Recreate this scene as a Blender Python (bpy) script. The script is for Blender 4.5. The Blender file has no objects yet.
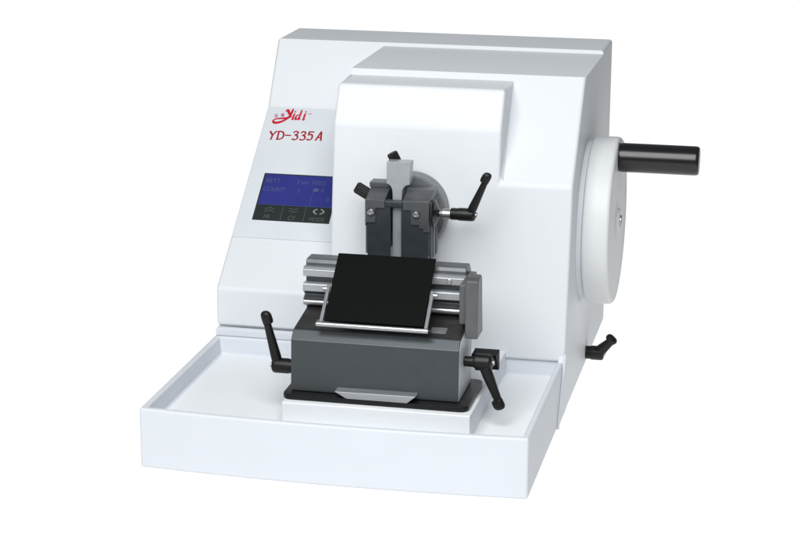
import bpy, bmesh, math, random
from mathutils import Vector, Matrix
random.seed(4)
sc = bpy.context.scene
COL = sc.collection

# ------------------------------------------------------------------ materials
def mat(name, col, rough=0.4, metal=0.0, spec=0.5, bump=0.0, bscale=300.0, var=0.0, vscale=20.0, coat=0.0, stretch=None, rvar=0.0):
    m = bpy.data.materials.new(name); m.use_nodes = True
    nt = m.node_tree; N = nt.nodes; L = nt.links
    b = N['Principled BSDF']
    b.inputs['Base Color'].default_value = (*col, 1)
    b.inputs['Roughness'].default_value = rough
    b.inputs['Metallic'].default_value = metal
    b.inputs['Specular IOR Level'].default_value = spec
    b.inputs['Coat Weight'].default_value = coat
    b.inputs['Coat Roughness'].default_value = 0.15
    tc = N.new('ShaderNodeTexCoord'); mp = N.new('ShaderNodeMapping')
    L.new(tc.outputs['Object'], mp.inputs['Vector'])
    if stretch: mp.inputs['Scale'].default_value = stretch
    if var > 0 or rvar > 0:
        n = N.new('ShaderNodeTexNoise'); n.inputs['Scale'].default_value = vscale; n.inputs['Detail'].default_value = 5
        L.new(mp.outputs['Vector'], n.inputs['Vector'])
        if var > 0:
            r = N.new('ShaderNodeValToRGB')
            r.color_ramp.elements[0].position = 0.3; r.color_ramp.elements[1].position = 0.7
            r.color_ramp.elements[0].color = (*[c*(1-var) for c in col], 1)
            r.color_ramp.elements[1].color = (*[min(1, c*(1+var)) for c in col], 1)
            L.new(n.outputs['Fac'], r.inputs['Fac']); L.new(r.outputs['Color'], b.inputs['Base Color'])
        if rvar > 0:
            mr = N.new('ShaderNodeMapRange'); mr.inputs['To Min'].default_value = rough-rvar; mr.inputs['To Max'].default_value = rough+rvar
            L.new(n.outputs['Fac'], mr.inputs['Value']); L.new(mr.outputs['Result'], b.inputs['Roughness'])
    if bump > 0:
        n2 = N.new('ShaderNodeTexNoise'); n2.inputs['Scale'].default_value = bscale; n2.inputs['Detail'].default_value = 3
        L.new(mp.outputs['Vector'], n2.inputs['Vector'])
        bp = N.new('ShaderNodeBump'); bp.inputs['Strength'].default_value = bump; bp.inputs['Distance'].default_value = 0.001
        L.new(n2.outputs['Fac'], bp.inputs['Height']); L.new(bp.outputs['Normal'], b.inputs['Normal'])
    return m

WHITE = mat('white_enamel', (.662, .69, .722), .45, spec=.25, bump=.06, bscale=420, var=.012, vscale=9)
LITW = mat('lit_white_enamel', (.76, .785, .815), .48, spec=.2, bump=.05, bscale=420, var=.012, vscale=9)  # white enamel lightened, stands in for light inside the tray
END = mat('pale_end_metal', (.52, .54, .56), .45, metal=.1, var=.05, vscale=60)
TRAYW = mat('white_tray_enamel', (.628, .658, .705), .48, spec=.2, bump=.05, bscale=420, var=.012, vscale=9)
WHEELW = mat('white_wheel_enamel', (.63, .65, .66), .42, spec=.3, bump=.05, bscale=420, var=.01, vscale=12)
FILM = mat('grey_overlay_film', (.615, .65, .685), .38, spec=.3, var=.02, vscale=14)
SLATE = mat('slate_anodised', (.058, .067, .074), .36, metal=.45, spec=.5, bump=.10, bscale=900, var=.05, vscale=60, rvar=.06)
SLATE_D = mat('dark_anodised', (.020, .019, .019), .38, metal=.15, spec=.4, bump=.06, bscale=900, var=.15, vscale=50)
GREY = mat('grey_cast_metal', (.19, .203, .215), .42, metal=.35, bump=.12, bscale=1100, var=.10, vscale=80, rvar=.06)
GREY_L = mat('pale_milled_metal', (.39, .415, .44), .36, metal=.4, bump=.08, bscale=1200, var=.07, vscale=70, rvar=.06)
GREY_D = mat('jaw_metal', (.10, .108, .116), .36, metal=.45, bump=.10, bscale=1100, var=.14, vscale=70, rvar=.07)
CHEEK = mat('cheek_metal', (.11, .115, .118), .40, metal=.35, bump=.1, bscale=1000, var=.1, vscale=60, rvar=.05)
SLAB = mat('blued_steel', (.034, .041, .050), .42, metal=.3, bump=.08, bscale=900, var=.15, vscale=60)
STEEL = mat('bright_steel', (.46, .47, .48), .34, metal=.95, bump=.05, bscale=900, var=.08, vscale=60, stretch=(.15, 1, 1), rvar=.06)
STEEL_S = mat('satin_steel', (.43, .45, .47), .42, metal=.75, bump=.08, bscale=900, var=.08, vscale=60, stretch=(.15, 1, 1), rvar=.06)
BLACK = mat('black_moulded_plastic', (.006, .006, .0065), .38, spec=.32, bump=.15, bscale=1400, rvar=.06)
GRIPB = mat('black_gloss_plastic', (.006, .006, .007), .24, spec=.5, bump=.02, bscale=700)
PLATEB = mat('black_matt_plate', (.0025, .003, .003), .52, spec=.07, bump=.05, bscale=1400, rvar=.08, vscale=25)
SCREEN = mat('blue_screen', (.027, .032, .195), .28, spec=.3, var=.08, vscale=30)
KEYS = mat('dark_key_film', (.018, .024, .024), .35, spec=.3, var=.1, vscale=60)
LINE = mat('screen_grid_line', (.05, .065, .17), .4)
GLYPH = mat('screen_text', (.068, .085, .205), .4)
KGLYPH = mat('key_text', (.075, .088, .085), .4)
KGLYPH2 = mat('key_text_bright', (.22, .24, .23), .4)
RED = mat('red_logo_ink', (.50, .012, .03), .4, spec=.3)
RED_D = mat('dark_red_ink', (.32, .012, .025), .4, spec=.3)
PINK = mat('small_mark_ink', (.42, .10, .22), .4)

FL = bpy.data.materials.new('glowing_white_floor'); FL.use_nodes = True
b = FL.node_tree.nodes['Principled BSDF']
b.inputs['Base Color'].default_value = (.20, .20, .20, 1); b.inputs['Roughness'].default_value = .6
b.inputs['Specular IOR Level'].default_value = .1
b.inputs['Emission Color'].default_value = (1, 1, 1, 1); b.inputs['Emission Strength'].default_value = .965  # added glow, not a lamp: keeps the floor white and brightens the machine

GRND = mat('studio_floor', (.6, .6, .6), .7, var=.05, vscale=3)
# ------------------------------------------------------------------ mesh helpers
class MB:
    def __init__(s): s.bm = bmesh.new()
    def _loft(s, rings, cap=True):
        vs = [[s.bm.verts.new(p) for p in r] for r in rings]
        n = len(vs[0])
        for a, b in zip(vs, vs[1:]):
            for i in range(n):
                s.bm.faces.new((a[i], a[(i+1) % n], b[(i+1) % n], b[i]))
        if cap:
            s.bm.faces.new(vs[0][::-1]); s.bm.faces.new(vs[-1])
        return s
    def prism_x(s, prof, x0, x1): return s._loft([[(x0, y, z) for y, z in prof], [(x1, y, z) for y, z in prof]])
    def prism_y(s, prof, y0, y1): return s._loft([[(x, y0, z) for x, z in prof], [(x, y1, z) for x, z in prof]])
    def prism_z(s, prof, z0, z1): return s._loft([[(x, y, z0) for x, y in prof], [(x, y, z1) for x, y in prof]])
    def box(s, x0, x1, y0, y1, z0, z1): return s.prism_z([(x0, y0), (x1, y0), (x1, y1), (x0, y1)], z0, z1)
    def lathe(s, p, axis, prof, seg=40):
        """prof: list of (distance along axis, radius)"""
        p = Vector(p); a = Vector(axis).normalized()
        u = a.orthogonal().normalized(); v = a.cross(u)
        rings = []
        for t, r in prof:
            r = max(r, 1e-4)
            rings.append([p + a*t + (u*math.cos(2*math.pi*i/seg) + v*math.sin(2*math.pi*i/seg))*r for i in range(seg)])
        return s._loft(rings)
    def cyl(s, p0, p1, r, seg=32, c=None):
        p0 = Vector(p0); p1 = Vector(p1); L = (p1-p0).length
        c = min(r*.18, L*.2) if c is None else c
        return s.lathe(p0, p1-p0, [(0, r-c), (c*.3, r-c*.3), (c, r), (L-c, r), (L-c*.3, r-c*.3), (L, r-c)], seg)
    def poly(s, pts, faces):
        vs = [s.bm.verts.new(p) for p in pts]
        for f in faces: s.bm.faces.new([vs[i] for i in f])
        return s
    def build(s, name, m, parent=None, bevel=0, seg=3, angle=22, smooth=35):
        bm = s.bm
        bmesh.ops.recalc_face_normals(bm, faces=bm.faces)
        if bevel:
            es = [e for e in bm.edges if len(e.link_faces) == 2 and math.degrees(e.calc_face_angle(0)) > angle]
            bmesh.ops.bevel(bm, geom=es, offset=bevel, segments=seg, profile=.5, affect='EDGES', clamp_overlap=True)
            bmesh.ops.recalc_face_normals(bm, faces=bm.faces)
        me = bpy.data.meshes.new(name); bm.to_mesh(me); bm.free()
        for p in me.polygons: p.use_smooth = True
        me.set_sharp_from_angle(angle=math.radians(smooth))
        me.materials.append(m)
        o = bpy.data.objects.new(name, me); COL.objects.link(o)
        o.parent = parent
        wn = o.modifiers.new('normals', 'WEIGHTED_NORMAL'); wn.keep_sharp = True; wn.weight = 80
        return o

def rrect(x0, x1, y0, y1, r, n=6):
    out = []
    for cx, cy, a0 in ((x1-r, y1-r, 0), (x0+r, y1-r, 90), (x0+r, y0+r, 180), (x1-r, y0+r, 270)):
        for i in range(n+1):
            a = math.radians(a0 + 90*i/n); out.append((cx+r*math.cos(a), cy+r*math.sin(a)))
    return out

# ------------------------------------------------------------------ the setting
fb = bmesh.new(); bmesh.ops.create_circle(fb, cap_ends=True, radius=40, segments=64)
for v_ in fb.verts: v_.co.z = -.03
me = bpy.data.meshes.new('ground'); fb.to_mesh(me); fb.free(); me.materials.append(GRND)
go = bpy.data.objects.new('ground', me); COL.objects.link(go); go['kind'] = 'structure'
# white floor with added glow: whitens the background and fills the machine's faces
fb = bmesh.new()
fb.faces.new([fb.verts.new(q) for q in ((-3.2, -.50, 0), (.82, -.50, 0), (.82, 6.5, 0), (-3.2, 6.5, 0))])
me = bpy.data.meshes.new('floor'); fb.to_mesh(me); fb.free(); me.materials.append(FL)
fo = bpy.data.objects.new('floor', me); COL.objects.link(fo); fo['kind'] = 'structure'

# ------------------------------------------------------------------ the microtome
T = bpy.data.objects.new('rotary_microtome', None); COL.objects.link(T)
T['label'] = 'white rotary microtome with blue screen, black clamp levers and handwheel with black grip'
T['category'] = 'microtome'

W = .23; CX = -.0757; XS = .1395
# --- body casing: one closed shell
A0 = (.304, .0835); A1 = (.304, .135); A2 = (.556, .328); A3 = (.614, .4155)      # left console profile (y,z)
F0 = (.2845, .0720); Mf = (.3135, .29); Sf = (.3215, .357); ST = (.347, .4035); SB = (.4135, .4035); MT = (.4205, .411)
R1 = (A2[0]+(A3[0]-A2[0])*(.411-A2[1])/(A3[1]-A2[1]), .411); BK = .721
XR = W + .001
P = lambda x, q: (x, q[0], q[1])
pts = [P(-W, A0), P(-W, A1), P(-W, A2), P(-W, A3), (-W, BK, .4155), (-W, BK, 0), (-W, .31, 0), (-W, .31, .0835),      # 0-7
       P(CX, A0), P(CX, A1), P(CX, A2), P(CX, A3),                                                                # 8-11
       P(CX, F0), P(CX, Sf), P(CX, ST), P(CX, SB), P(CX, MT), P(CX, R1), (CX, .31, .0720), (CX, .31, .0835),       # 12-19
       P(XS, Mf), P(XS, Sf), P(XS, ST), P(XS, SB),                                                                # 20-23
       P(XR, F0), (XR, Mf[0]+.006, Mf[1]), P(XR, MT), P(XR, R1), (XR, A3[0], A3[1]), (XR, BK, .4155), (XR, BK, 0), (XR, .31, 0), (XR, .31, .0720)]  # 24-32
faces = [(0, 8, 9, 1), (1, 9, 10, 2), (2, 10, 17, 27, 28, 3), (7, 19, 8, 0), (6, 31, 32, 18, 19, 7),
         (7, 0, 1, 2, 3, 4, 5, 6),
         (19, 18, 12, 13, 14, 15, 16, 17, 10, 9, 8),
         (12, 24, 25, 20, 21, 13), (13, 21, 22, 14), (14, 22, 23, 15), (20, 23, 22, 21),
         (20, 25, 26, 16, 15, 23), (16, 26, 27, 17), (3, 28, 29, 4),
         (18, 32, 24, 12), (24, 32, 31, 30, 29, 28, 27, 26, 25), (4, 29, 30, 5), (5, 30, 31, 6)]
bd = MB().poly(pts, faces)
bmesh.ops.recalc_face_normals(bd.bm, faces=bd.bm.faces)
def on_step(e):      # edges of the low steps on the roof keep a small radius
    return all(any(abs(v.co.y-q[0]) < .0005 and abs(v.co.z-q[1]) < .0005 for q in (R1, A3, SB, MT)) for v in e.verts)
big = [e for e in bd.bm.edges if math.degrees(e.calc_face_angle(0)) > 18 and not on_step(e)]
bmesh.ops.bevel(bd.bm, geom=big, offset=.0045, segments=4, profile=.5, affect='EDGES', clamp_overlap=False)
small = [e for e in bd.bm.edges if len(e.link_faces) == 2 and math.degrees(e.calc_face_angle(0)) > 26 and abs(e.verts[0].co.x-e.verts[1].co.x) > .1]
bmesh.ops.bevel(bd.bm, geom=small, offset=.0018, segments=3, profile=.5, affect='EDGES', clamp_overlap=True)
body = bd.build('body', WHITE, T)

# skirt of the body running down beside the tray, and the pale seal along the joint
sk = MB().prism_x([(.2365, .0005), (.312, .0005), (.312, .0825), (.2875, .0825)], .2226, XR-.0003).build('side_skirt', WHITE, T, bevel=.001)
MB().cyl((.2310, .2352, .001), (.2310, .2863, .082), .0017, 10).build('seal', TRAYW, sk)

# --- waste tray
def bow(x): return -.010*(1-(x/W)**2)
n = 20
xs = [-W + 2*W*i/n for i in range(n+1)]
outer = [(x*.9975, bow(x)) for x in xs] + [(W*.9975, .300), (-W, .300)]
ti = .0085
inner = [(x*(W-ti)/W, bow(x)+ti) for x in xs] + [(W-ti, .289), (-W+ti, .289)]
tb = MB()
zt = .0733; zf = .051
rings = [[(x, y, 0) for x, y in outer], [(x, y, zt) for x, y in outer], [(x, y, zt) for x, y in inner],
         [(x*.99, .147+(y-.147)*.985, zf) for x, y in inner]]
tb._loft(rings)
tray = tb.build('waste_tray', TRAYW, T, bevel=.0030, seg=4, angle=30)
MB().box(-W+.002, CX-.002, .293, .3036, .0736, .0833).build('rear_lip', TRAYW, tray, bevel=.0012)

MB().prism_z([(x*.972, .147+(y-.147)*.955) for x, y in inner], .0508, .0524).build('tray_floor_lit_sheet', LITW, tray, bevel=.0006, seg=1)  # added sheet in lighter enamel, paints the tray floor as brightly lit
# --- pedestal and black base plate
MB().box(-.067, .156, .035, .2880, .0512, .0818).build('pedestal', LITW, T, bevel=.0014)
bp = MB().prism_z(rrect(-.0695, .1515, .0445, .150, .010), .0822, .0885).build('base_plate', BLACK, T, bevel=.0012, seg=2)

# --- knife holder base
kb = MB().prism_x([(.0585, .0890), (.0615, .1500), (.0715, .1600), (.140, .1701), (.140, .0890)], -.062, .1375).build('knife_holder_base', SLATE, T, bevel=.0009)
MB().poly([(-.0605, .0738, .1610), (.1362, .0738, .1610), (.1362, .139, .1706), (-.0605, .139, .1706),
           (-.0605, .0738, .1595), (.1362, .0738, .1595), (.1362, .139, .1690), (-.0605, .139, .1690)],
          [(0, 1, 2, 3), (0, 4, 5, 1), (1, 5, 6, 2), (2, 6, 7, 3), (3, 7, 4, 0), (4, 7, 6, 5)]).build('top_face', SLATE_D, kb)
MB().prism_x([(.0610, .0895), (.0636, .1490), (.0728, .1585), (.139, .1680), (.139, .0895)], .1374, .1380).build('end_plate', END, kb)
MB().prism_y([(-.0058, .0965), (.0907, .0972), (.0803, .0886), (.0085, .0886)], .0435, .0600).build('slide_plate', STEEL_S, kb, bevel=.0005)
for x0, x1 in ((-.040, -.024), (.098, .117)):
    def zz(y): return .1613 + (y-.0738)*(.1719-.1610)/(.148-.0738)
    MB().poly([(x0, .085, zz(.085)), (x1, .085, zz(.085)), (x1, .100, zz(.100)), (x0, .100, zz(.100)),
               (x0, .085, zz(.085)-.002), (x1, .085, zz(.085)-.002), (x1, .100, zz(.100)-.002), (x0, .100, zz(.100)-.002)],
              [(0, 1, 2, 3), (0, 4, 5, 1), (1, 5, 6, 2), (2, 6, 7, 3), (3, 7, 4, 0), (4, 7, 6, 5)]).build('slot_insert', GREY, kb, bevel=.0003, seg=1)

# --- clamp levers
def lever(p, axis, hub, arm0, arm1, wid, side, name='clamp_lever', screw=True, collar=None):
    """hub: lathe profile; arm lofted from arm0 to arm1; side = direction of the notch"""
    mb = MB(); mb.lathe(p, axis, hub, 32)
    a0 = Vector(arm0); a1 = Vector(arm1); d = (a1-a0); L = d.length; d.normalize()
    s = Vector(side); s = (s - d*s.dot(d)).normalized(); t = d.cross(s)
    secs = [(-.10, .75, 0), (-.04, 1.0, 0), (.10, 1.0, 0), (.40, .86, 0), (.68, .74, 0), (.735, .72, 0), (.75, .98, .20), (.80, 1.06, .22), (.90, 1.06, .16),
            (.955, .90, .10), (.985, .62, .05), (1.0, .22, 0)]
    rings = []
    for f, k, o in secs:
        c = a0 + d*(L*f) + s*(wid*o); w = wid*k; th = wid*min(1, k)*.92
        rings.append([c + s*(w*math.copysign(abs(math.cos(q))**.75, math.cos(q))) + t*(th*math.copysign(abs(math.sin(q))**.75, math.sin(q)))
                      for q in [2*math.pi*i/24 for i in range(24)]])
    mb._loft(rings)
    o = mb.build(name, BLACK, T, smooth=50)
    a = Vector(axis).normalized(); p = Vector(p); e = p + a*hub[-1][0]
    if screw:
        MB().lathe(e - a*.001, a, [(0, .0033), (.0024, .0033), (.0030, .0027), (.0030, .0016), (.0016, .0014), (.0016, .0003)], 20).build('screw', STEEL, o)
    return o

def hubprof(L, r): return [(0, r*.86), (.0006, r*.92), (L*.30, r*.92), (L*.34, r), (L*.85, r), (L*.94, r*.93), (L*.985, r*.72), (L, r*.5)]
# left of the knife holder, arm up
lever((-.0622, .09, .1078), (-1, 0, 0), hubprof(.031, .0092), (-.0870, .089, .1140), (-.1022, .089, .1742), .0060, (1, 0, -.1))
# right of the knife holder, arm down
lever((.1390, .09, .1295), (1, 0, 0), [(0, .0062), (.010, .0062), (.0105, .0066), (.013, .0070), (.0135, .0098), (.028, .0100), (.031, .0090), (.033, .006)],
      (.1650, .086, .1215), (.1845, .084, .0755), .0064, (-1, 0, -.2))
MB().prism_x([(.100, .1325), (.100, .1350), (.124, .1357), (.124, .112), (.118, .112)], .1450, .1745).build('lever_bracket', PLATEB, T, bevel=.0007, seg=2)
# specimen clamp lever with steel collar
cl = lever((.0905, .25, .2650), (1, 0, 0), hubprof(.0305, .0080), (.1165, .248, .2710), (.1378, .246, .3190), .0054, (-1, 0, .2))
MB().lathe((.0735, .25, .2645), (1, 0, 0), [(0, .0035), (.003, .0035), (.0035, .0050), (.0065, .0055), (.007, .0063), (.0165, .0063), (.0172, .0057)], 28).build('collar', STEEL, cl)
MB().lathe((.0692, .25, .2640), (1, 0, 0), [(0, .0165), (.0012, .0168), (.0022, .0160), (.0068, .0055), (.0072, .0035)], 36).build('cone_washer', GRIPB, cl)
# small lever low on the right side
lever((.2300, .509, .0165), (1, 0, 0), hubprof(.026, .0098), (.2505, .507, .0205), (.2700, .503, .0410), .0076, (-1, 0, .5))

# --- blade rail behind the guard
RX0, RX1 = -.0655, .1312
rail = MB().prism_x([(.1405, .166), (.1405, .2225), (.1440, .2270), (.165, .2270), (.185, .205), (.185, .166)], RX0+.001, RX1-.001).build('blade_rail', GREY_D, T, bevel=.0012)
MB().prism_x([(.1300, .2085), (.1300, .2165), (.1345, .2195), (.1402, .2195), (.1402, .2085)], RX0, RX1).build('clamp_bar', STEEL_S, rail, bevel=.0006, seg=2)
MB().prism_x([(.1285, .1905), (.1285, .1985), (.1300, .2000), (.1402, .2000), (.1402, .1905)], RX0, RX1).build('front_bar', GREY_L, rail, bevel=.0006, seg=2)
# hollow flute below the front bar
fl = [(.1402, .1900), (.1300, .1900)]
for i in range(9):
    a = math.radians(90 + 180*i/8); fl.append((.1310 - .007*math.cos(a)*(-1 if False else 1)*0 + .0065*abs(math.sin(math.pi*i/8)), .1895 - .0095*i/8))
fl += [(.1300, .1798), (.1402, .1798)]
MB().prism_x(fl, RX0, RX1).build('fluted_bar', GREY_D, rail, smooth=60)
MB().cyl((RX0, .1335, .1758), (RX1, .1335, .1758), .0040, 24).build('guide_rod', STEEL, rail)
for x in (.1120, ):
    s_ = MB().lathe((x, .1302, .2125), (0, -1, 0), [(0, .0034), (.0014, .0034), (.0019, .0028), (.0019, .0014), (.0008, .0012)], 20).build('screw', STEEL, rail)

# --- right cheek
ck = MB().prism_x([(.0850, .1580), (.0850, .2215), (.0870, .2270), (.0915, .2300), (.108, .2300), (.112, .2270), (.120, .1580)], .1394, .1545)
ck.build('cheek_plate', CHEEK, T, bevel=.0016, seg=3, angle=40)
MB().box(.1305, .1396, .096, .160, .172, .2190).build('cheek_bracket', CHEEK, T, bevel=.001)

# --- blade guard plate, leaning back, with its frame and roller
g0 = Vector((0, .0665, .1735)); g1 = Vector((0, .1385, .2365))
gd = (g1-g0).normalized(); gn = Vector((0, -gd.z, gd.y)); GL = (g1-g0).length
def gp(x, s, h): return Vector((x, 0, 0)) + g0 + gd*s + gn*h
def gslab(mb, x0, x1, s0, s1, h0, h1):
    c = [gp(x, s, h) for h in (h0, h1) for x, s in ((x0, s0), (x1, s0), (x1, s1), (x0, s1))]
    return mb.poly(c, [(3, 2, 1, 0), (4, 5, 6, 7), (0, 1, 5, 4), (1, 2, 6, 5), (2, 3, 7, 6), (3, 0, 4, 7)])
gu = gslab(MB(), -.0235, .0945, .001, GL, -.0015, .0015).build('blade_guard', PLATEB, T, bevel=.0006, seg=2)
for x0, x1 in ((-.0288, -.0246), (.0956, .0998)):
    ar = gslab(MB(), x0, x1, -.004, .050, -.0022, .0022).build('guard_arm', GREY, gu, bevel=.0007, seg=2)
    out = -1 if x0 < 0 else 1
    xe = x0 if x0 < 0 else x1
    MB().cyl(gp(xe - out*.001, .045, 0), gp(xe + out*.0045, .045, 0), .0026, 20).build('pin', STEEL, ar)
MB().cyl(gp(-.0315, -.0045, .0005), gp(.1010, -.0045, .0005), .0030, 24).build('roller', STEEL, gu)
MB().cyl(gp(.1010, -.0045, .0005), gp(.1045, -.0045, .0005), .0019, 16).build('roller_pin', BLACK, gu)

# --- specimen head
MB().lathe((.0291, .3120, .2540), (0, -1, 0), [(0, .0482), (.0240, .0482), (.0264, .0465), (.0268, .035), (.0268, .001)], 72).build('clamp_disc', GREY, T)
def jaw(prof, up, slab, screw, side):
    j = MB().prism_y(prof, .2320, .2372).build('jaw', GREY_D, T, bevel=.0007, seg=2)
    x0, x1, ztop = up
    MB().prism_x([(.2375, .2812), (.2620, ztop-.001), (.2660, ztop), (.2850, ztop), (.2850, .212), (.2375, .212)], x0, x1).build('jaw_block', GREY_D, j, bevel=.0009, seg=2)
    MB().box(slab[0], slab[1], .2338, .2376, .205, .2760).build('jaw_insert', SLAB, j, bevel=.0005, seg=2)
    MB().lathe((screw[0], .2326, screw[1]), (0, -1, 0), [(0, .0056), (.0010, .0056), (.0013, .0052), (.0013, .001)], 28).build('screw_washer', SLAB, j)
    s = MB().lathe((screw[0], .2312, screw[1]), (0, -1, 0), [(0, .0042), (.0016, .0042), (.0024, .0034), (.0026, .0020), (.0012, .0018), (.0012, .0004)], 24).build('screw', STEEL, j)
    return j
jl = jaw([(-.0136, .2821), (.0111, .2817), (.0111, .2717), (-.0004, .2711), (-.0004, .2530), (-.0110, .2524), (-.0136, .2478)],
         (-.0140, .0105, .2900), (-.0108, .0178), (-.0060, .2662), -1)
MB().box(-.0155, .0098, .2640, .2850, .2895, .2965).build('jaw_step', GREY_D, jl, bevel=.0012, seg=2)
jr = jaw([(.0341, .2815), (.0665, .2822), (.0665, .2440), (.0595, .2440), (.0595, .2480), (.0543, .2480), (.0543, .2525), (.0440, .2524), (.0439, .2704), (.0341, .2700)],
         (.0325, .0665, .2908), (.0315, .0648), (.0502, .2660), 1)
for k, (y0, y1, m) in enumerate(((.2400, .2462, GREY_D), (.2545, .2640, GREY), (.2690, .2800, GREY_D))):
    MB().box(.0662, .0684, y0, y1, .207, .2795).build('side_rib', m, jr, bevel=.0006, seg=2)
MB().box(.0100, .0345, .2330, .2440, .2725, .2808).build('jaw_bridge', SLAB, T, bevel=.0018)
# pale T-shaped specimen block held in the jaws
sp = [(.0111, .3278), (.0418, .3286), (.0396, .3000)]
for i in range(7):
    a = math.radians(90 + 90*i/6 - 90); sp.append((.0396 - .0090*math.sin(a), .3000 - .0105*(1-math.cos(a))))
sp += [(.0301, .2800), (.0300, .2060), (.0188, .2060), (.0187, .2800)]
for i in range(6, -1, -1):
    a = math.radians(90*i/6); sp.append((.0111 + .0074*math.sin(a), .3000 - .0105*(1-math.cos(a))))
MB().prism_y(sp, .2425, .2580).build('specimen_block', GREY_L, T, bevel=.0008, seg=2)
# knurled screws
def knob(c, axis, r, L):
    c = Vector(c); a = Vector(axis).normalized(); u = a.orthogonal().normalized(); v = a.cross(u)
    mb = MB(); rings = []
    for t, k in ((0, .80), (.05, .90), (.09, 1), (.88, 1), (.93, .92), (1.0, .80)):
        rings.append([c + a*(L*t) + (u*math.cos(2*math.pi*i/64) + v*math.sin(2*math.pi*i/64))*r*k*(1 if i % 4 < 2 else .93) for i in range(64)])
    mb._loft(rings)
    return mb.build('knurled_screw', BLACK, T, smooth=20)
knob((-.0135, .262, .2795), (-.86, -.05, .50), .0075, .0215)
knob((.0185, .266, .3225), (-.45, -.05, .88), .0068, .0135)
MB().cyl((.0235, .266, .3020), (.0165, .266, .3250), .0035, 16).build('knurled_screw_stem', STEEL_S, T)

# --- handwheel
WC = Vector((.2375, .470, .2135)); R = .1105
wh = MB().lathe(WC, (1, 0, 0), [(0, R-.004), (.0012, R-.0015), (.004, R), (.0300, R), (.0330, R-.0010), (.0350, R-.0035), (.0355, R-.008), (.0345, R-.012), (.0345, .030), (.0352, .028), (.0352, .001)], 128).build('handwheel', WHEELW, T)
MB().lathe((.229, .470, .2135), (1, 0, 0), [(0, .105), (.0090, .104)], 64).build('wheel_boss', WHITE, wh)
MB().lathe((.2722, .470, .2135), (1, 0, 0), [(0, .0165), (.0022, .0165), (.0034, .0150), (.0036, .001)], 40).build('hub_cap', WHEELW, wh)
MB().lathe((.2756, .470, .2135), (1, 0, 0), [(0, .0075), (.0018, .0075), (.0024, .0066), (.0024, .0036), (.0008, .0032), (.0008, .0005)], 32).build('hub_screw', STEEL, wh)
gr = MB().lathe((.2715, .4576, .3015), (1, 0, 0), [(0, .0168), (.001, .0182), (.006, .0190), (.0995, .0190), (.1025, .0186), (.1045, .0172), (.1050, .0150), (.1050, .001)], 56).build('crank_grip', GRIPB, wh)
MB().lathe((.2705, .4576, .3015), (1, 0, 0), [(0, .0198), (.0022, .0198), (.0026, .0190)], 48).build('grip_washer', STEEL_S, gr)

# ------------------------------------------------------------------ control panel on the sloping console
PO = Vector((0, A1[0], A1[1])); PV = Vector((0, A2[0]-A1[0], A2[1]-A1[1])).normalized(); PN = Vector((0, -PV.z, PV.y))
def pp(u, v, h): return PO + Vector((u, 0, 0)) + PV*v + PN*h
def pslab(mb, u0, u1, v0, v1, h0, h1):
    c = [pp(u, v, h) for h in (h0, h1) for u, v in ((u0, v0), (u1, v0), (u1, v1), (u0, v1))]
    return mb.poly(c, [(3, 2, 1, 0), (4, 5, 6, 7), (0, 1, 5, 4), (1, 2, 6, 5), (2, 3, 7, 6), (3, 0, 4, 7)])
panel = pslab(MB(), -.2275, CX-.0015, .085, .3168, .0002, .0010).build('control_panel', FILM, T)
H = .0010
pslab(MB(), -.2070, -.1010, .1150, .1965, .0009, H+.0004).build('screen_bezel', KEYS, panel)
scr = pslab(MB(), -.2048, -.1030, .1418, .1945, H+.0003, H+.0007).build('screen', SCREEN, panel)
HS = H+.0010
gl = MB()
pslab(gl, -.1340, -.1333, .1425, .1735, HS-.0004, HS-.0001)
pslab(gl, -.2060, -.1030, .1414, .1421, HS-.0004, HS)
gl.build('screen_line', LINE, panel)
for u in (-.1690, -.1375): pslab(MB(), u, u+.0006, .1165, .1408, HS-.0008, HS-.0004).build('key_divider', KGLYPH, panel)

def text(body_, name, m, u, v, size, h, shear=0.0, sx=1.0, bold=0.0):
    cu = bpy.data.curves.new(name, 'FONT'); cu.body = body_; cu.size = size; cu.shear = shear; cu.offset = bold
    o = bpy.data.objects.new('tmp', cu); COL.objects.link(o)
    dg = bpy.context.evaluated_depsgraph_get(); dg.update()
    me = bpy.data.meshes.new_from_object(o.evaluated_get(dg)); bpy.data.objects.remove(o)
    for vtx in me.vertices:
        vtx.co = pp(u + vtx.co.x*sx, v + vtx.co.y, h)
    me.name = name; me.materials.clear(); me.materials.append(m)
    ob = bpy.data.objects.new(name, me); COL.objects.link(ob); ob.parent = panel
    return ob
text('RETT', 'screen_text', GLYPH, -.2025, .1795, .0112, HS, sx=.80)
text('2 um', 'screen_text', GLYPH, -.1590, .1795, .0104, HS, sx=.80)
text('FEED', 'screen_text', GLYPH, -.1372, .1795, .0104, HS, sx=.82)
text('COUNT', 'screen_text', GLYPH, -.2030, .1650, .0105, HS, sx=.80)
text('1', 'screen_text', GLYPH, -.1560, .1640, .0110, HS)
text('0', 'screen_text', GLYPH, -.1130, .1520, .0090, HS)
mk = MB(); pslab(mk, -.1330, -.1265, .1680, .1735, HS-.0003, HS); pslab(mk, -.1215, -.1200, .1670, .1735, HS-.0003, HS)
mk.build('screen_text', GLYPH, panel)
text('FR', 'key_text', KGLYPH, -.1925, .1175, .0105, HS-.0004, sx=.85)
text('CF', 'key_text', KGLYPH, -.1590, .1175, .0105, HS-.0004, sx=.85)
text('MODE', 'key_text', KGLYPH, -.1300, .1175, .0095, HS-.0004, sx=.80)

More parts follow.
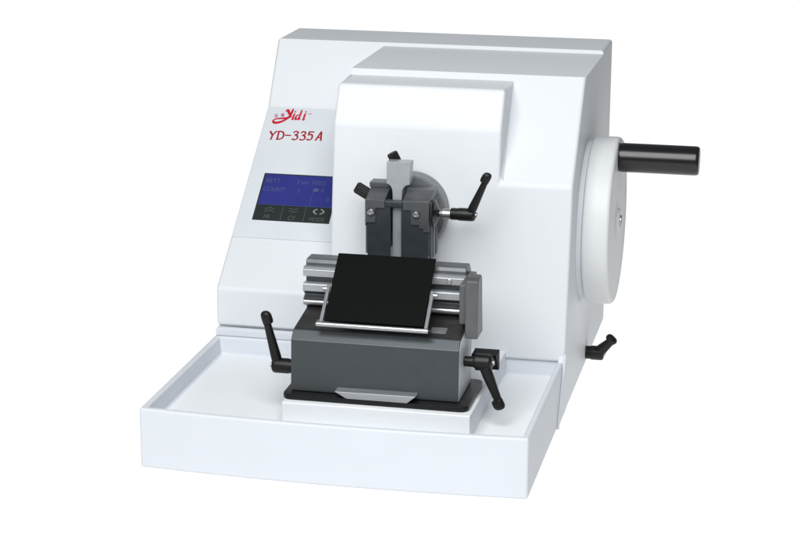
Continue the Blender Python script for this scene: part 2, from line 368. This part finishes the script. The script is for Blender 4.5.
def spline(pts, n=10):
    out = []
    P_ = [pts[0]] + list(pts) + [pts[-1]]
    for i in range(1, len(P_)-2):
        for k in range(n):
            t = k/n; p0, p1, p2, p3 = P_[i-1:i+3]
            out.append(tuple(.5*(2*p1[j] + (p2[j]-p0[j])*t + (2*p0[j]-5*p1[j]+4*p2[j]-p3[j])*t*t + (3*p1[j]-p0[j]-3*p2[j]+p3[j])*t**3) for j in range(len(p1))))
    out.append(tuple(pts[-1])); return out
HC = [0.0]
def stroke(mb, pts, nib, tmap, h, smooth=True):
    """broad-nib pen stroke: nib = (half width, half height, angle deg) in the drawing's own units; each point may carry a width factor"""
    pts = [p if len(p) == 3 else (*p, 1.0) for p in pts]
    q = spline(pts) if smooth and len(pts) > 2 else [tuple(a + (b_-a)*t/8 for a, b_ in zip(s0, s1)) for s0, s1 in zip(pts, pts[1:]) for t in range(9)]
    ca, sa = math.cos(math.radians(nib[2])), math.sin(math.radians(nib[2]))
    nv = []
    for i in range(12):
        a = 2*math.pi*i/12; x, y = nib[0]*math.cos(a), nib[1]*math.sin(a)
        nv.append((x*ca - y*sa, x*sa + y*ca))
    for a, b_ in zip(q, q[1:]):
        cand = [(a[0]+x*a[2], a[1]+y*a[2]) for x, y in nv] + [(b_[0]+x*b_[2], b_[1]+y*b_[2]) for x, y in nv]
        cand = sorted(set(cand))
        def half(c):
            st = []
            for p in c:
                while len(st) > 1 and (st[-1][0]-st[-2][0])*(p[1]-st[-2][1]) - (st[-1][1]-st[-2][1])*(p[0]-st[-2][0]) <= 1e-12: st.pop()
                st.append(p)
            return st
        hull = half(cand)[:-1] + half(cand[::-1])[:-1]
        HC[0] += 1.5e-6
        vs = [mb.bm.verts.new(pp(*tmap(*p), h + (HC[0] % .0003))) for p in hull]
        mb.bm.faces.new(vs)

# chevrons and the MODE brackets on the keys (drawn in panel metres)
tid = lambda x, y: (x, y)
kg = MB()
for dz in (0, .0045): stroke(kg, [(-.1930, .1300+dz), (-.1868, .1328+dz), (-.1806, .1300+dz)], (.0005, .0005, 0), tid, HS-.0004, False)
for dz in (0, .0045): stroke(kg, [(-.1600, .1334+dz), (-.1538, .1306+dz), (-.1476, .1334+dz)], (.0005, .0005, 0), tid, HS-.0004, False)
kg.build('key_symbol', KGLYPH, panel)
kg = MB()
stroke(kg, [(-.1218, .1382), (-.1252, .1358), (-.1252, .1330), (-.1218, .1302)], (.0012, .0008, 0), tid, HS-.0004)
stroke(kg, [(-.1160, .1382), (-.1126, .1358), (-.1126, .1330), (-.1160, .1302)], (.0012, .0008, 0), tid, HS-.0004)
kg.build('key_symbol', KGLYPH2, panel)

# model number: thin slanted lettering with heavier down strokes; drawing units -> panel
def mnum(x, y): return (-.2429 + .000138*x + .00004*y, .32872 + .00001*x - .00018*y)
nib = (9.6, 5.4, -20)
mn = MB()
G = {'Y': [[(105, 325), (125, 362)], [(165, 325), (125, 362)], [(127, 360), (108, 402)]],
     'D': [[(192, 326), (172, 402)], [(186, 326), (222, 328), (240, 350), (228, 388), (196, 402), (166, 402)]],
     '-': [[(258, 364), (308, 366)]],
     '3': [[(345, 338), (360, 326), (385, 332), (380, 352), (356, 362), (376, 370), (376, 395), (350, 410), (326, 402)]],
     '5': [[(545, 334), (502, 332)], [(502, 332), (492, 364)], [(492, 364), (515, 358), (530, 372), (520, 402), (496, 414), (474, 406)]],
     'A': [[(622, 334), (562, 415)], [(624, 334), (614, 418)], [(584, 390), (618, 391)]]}
SER = [[(95, 325), (116, 325)], [(155, 325), (173, 325)], [(98, 403), (120, 403)], [(178, 325), (200, 325)], [(162, 403), (182, 403)], [(553, 416), (574, 416)], [(602, 418), (626, 418)]]
for k in 'YD-35A':
    for s_ in G[k]: stroke(mn, s_, nib, mnum, H+.0001, len(s_) > 2)
for s_ in G['3']: stroke(mn, [(x+76, y+4) for x, y in s_], nib, mnum, H+.0001)
for s_ in SER: stroke(mn, s_, (3, 2.2, 0), mnum, H+.0001, False)
mn.build('model_number', RED_D, panel)

# red script emblem with its long loop
lg = MB()
nb = (14, 8.5, -35)
stroke(lg, [(268, 122, .6), (278, 110, .9), (290, 116, 1.1), (298, 140, 1.1), (308, 158, .7)], nb, mnum, H+.0001)
stroke(lg, [(338, 106, .9), (324, 138, 1.1), (305, 170, 1.2), (280, 192, 1.2), (240, 216, 1.1), (195, 232, 1.2), (150, 236, 1.1), (132, 222, .9), (142, 205, .7), (185, 194, .7), (240, 192, .9), (285, 188, .9), (318, 176, .7)], nb, mnum, H+.0001)
nb = (12, 6.5, -35)
stroke(lg, [(352, 150, 1), (340, 178, 1.1), (330, 204, 1), (345, 200, .5)], nb, mnum, H+.0001)
stroke(lg, [(360, 124, .8), (362, 127, .8)], nb, mnum, H+.0001, False)
stroke(lg, [(395, 160, .6), (376, 166, .9), (362, 190, 1.1), (368, 206, .9), (388, 194, .7)], nb, mnum, H+.0001)
stroke(lg, [(428, 116, .9), (412, 158, 1.1), (394, 204, 1), (412, 198, .5)], nb, mnum, H+.0001)
stroke(lg, [(462, 152, 1), (450, 182, 1.1), (440, 210, 1), (456, 204, .5)], nb, mnum, H+.0001)
stroke(lg, [(470, 127, .8), (472, 130, .8)], nb, mnum, H+.0001, False)
lg.build('logo', RED, panel)
sm = MB()
for dx, dy in ((0, 0),):
    stroke(sm, [(152, 148), (160, 156)], (3, 2.4, 0), mnum, H+.0001, False); stroke(sm, [(176, 146), (168, 156)], (3, 2.4, 0), mnum, H+.0001, False)
    stroke(sm, [(148, 160), (180, 160)], (3, 2.2, 0), mnum, H+.0001, False); stroke(sm, [(152, 166), (152, 178)], (3, 2.2, 0), mnum, H+.0001, False)
    stroke(sm, [(164, 166), (164, 178)], (3, 2.2, 0), mnum, H+.0001, False); stroke(sm, [(175, 166), (175, 178)], (3, 2.2, 0), mnum, H+.0001, False)
    stroke(sm, [(146, 180), (182, 180)], (3, 2.2, 0), mnum, H+.0001, False)
    stroke(sm, [(216, 146), (221, 150)], (3, 2.2, 0), mnum, H+.0001, False); stroke(sm, [(214, 156), (222, 156), (220, 168), (212, 172), (246, 172)], (3, 2.2, 0), mnum, H+.0001, False)
    stroke(sm, [(228, 146), (228, 166)], (3, 2.2, 0), mnum, H+.0001, False); stroke(sm, [(228, 146), (244, 146), (244, 166), (228, 166)], (3, 2.2, 0), mnum, H+.0001, False)
    stroke(sm, [(228, 156), (244, 156)], (3, 2.2, 0), mnum, H+.0001, False); stroke(sm, [(236, 142), (236, 166)], (3, 2.2, 0), mnum, H+.0001, False)
sm.build('logo_characters', PINK, panel)
text('TM', 'trademark', PINK, -.1695, .3050, .0040, H+.0003)

# ------------------------------------------------------------------ camera
cam = bpy.data.cameras.new('camera'); co = bpy.data.objects.new('camera', cam); COL.objects.link(co)
yaw, pitch, roll = .21421, .26657, .00424
f = Vector((-math.sin(yaw)*math.cos(pitch), math.cos(yaw)*math.cos(pitch), -math.sin(pitch)))
r = Vector((math.cos(yaw), math.sin(yaw), 0)); u = r.cross(f)
c_, s_ = math.cos(roll), math.sin(roll)
r2 = r*c_ + u*s_; u2 = -r*s_ + u*c_
co.matrix_world = Matrix(((r2.x, u2.x, -f.x, .52997), (r2.y, u2.y, -f.y, -2.06291), (r2.z, u2.z, -f.z, .83967), (0, 0, 0, 1)))
cam.sensor_width = 36; cam.sensor_fit = 'HORIZONTAL'; cam.lens = 36*1976.4/800
cam.clip_start = .05; cam.clip_end = 200
sc.camera = co

# ------------------------------------------------------------------ light: a big softbox in front and above, pale ambient room
w = bpy.data.worlds.new('World'); sc.world = w; w.use_nodes = True
w.node_tree.nodes['Background'].inputs['Color'].default_value = (.92, .96, 1, 1)
w.node_tree.nodes['Background'].inputs['Strength'].default_value = .21
def softbox(name, loc, target, size, power, col):
    l = bpy.data.lights.new(name, 'AREA'); l.shape = 'SQUARE'; l.size = size; l.energy = power; l.color = col
    o = bpy.data.objects.new(name, l); COL.objects.link(o); o.location = loc
    o.rotation_euler = (Vector(target)-Vector(loc)).to_track_quat('-Z', 'Y').to_euler()
softbox('key_softbox', (.1, -1.15, 1.66), (0, .3, .2), 1.5, 53.5, (.99, .992, .985))

sc.view_settings.view_transform = 'Standard'; sc.view_settings.look = 'None'; sc.view_settings.exposure = 0; sc.view_settings.gamma = 1
sc.render.engine = 'CYCLES'; sc.cycles.use_denoising = True; sc.cycles.max_bounces = 8
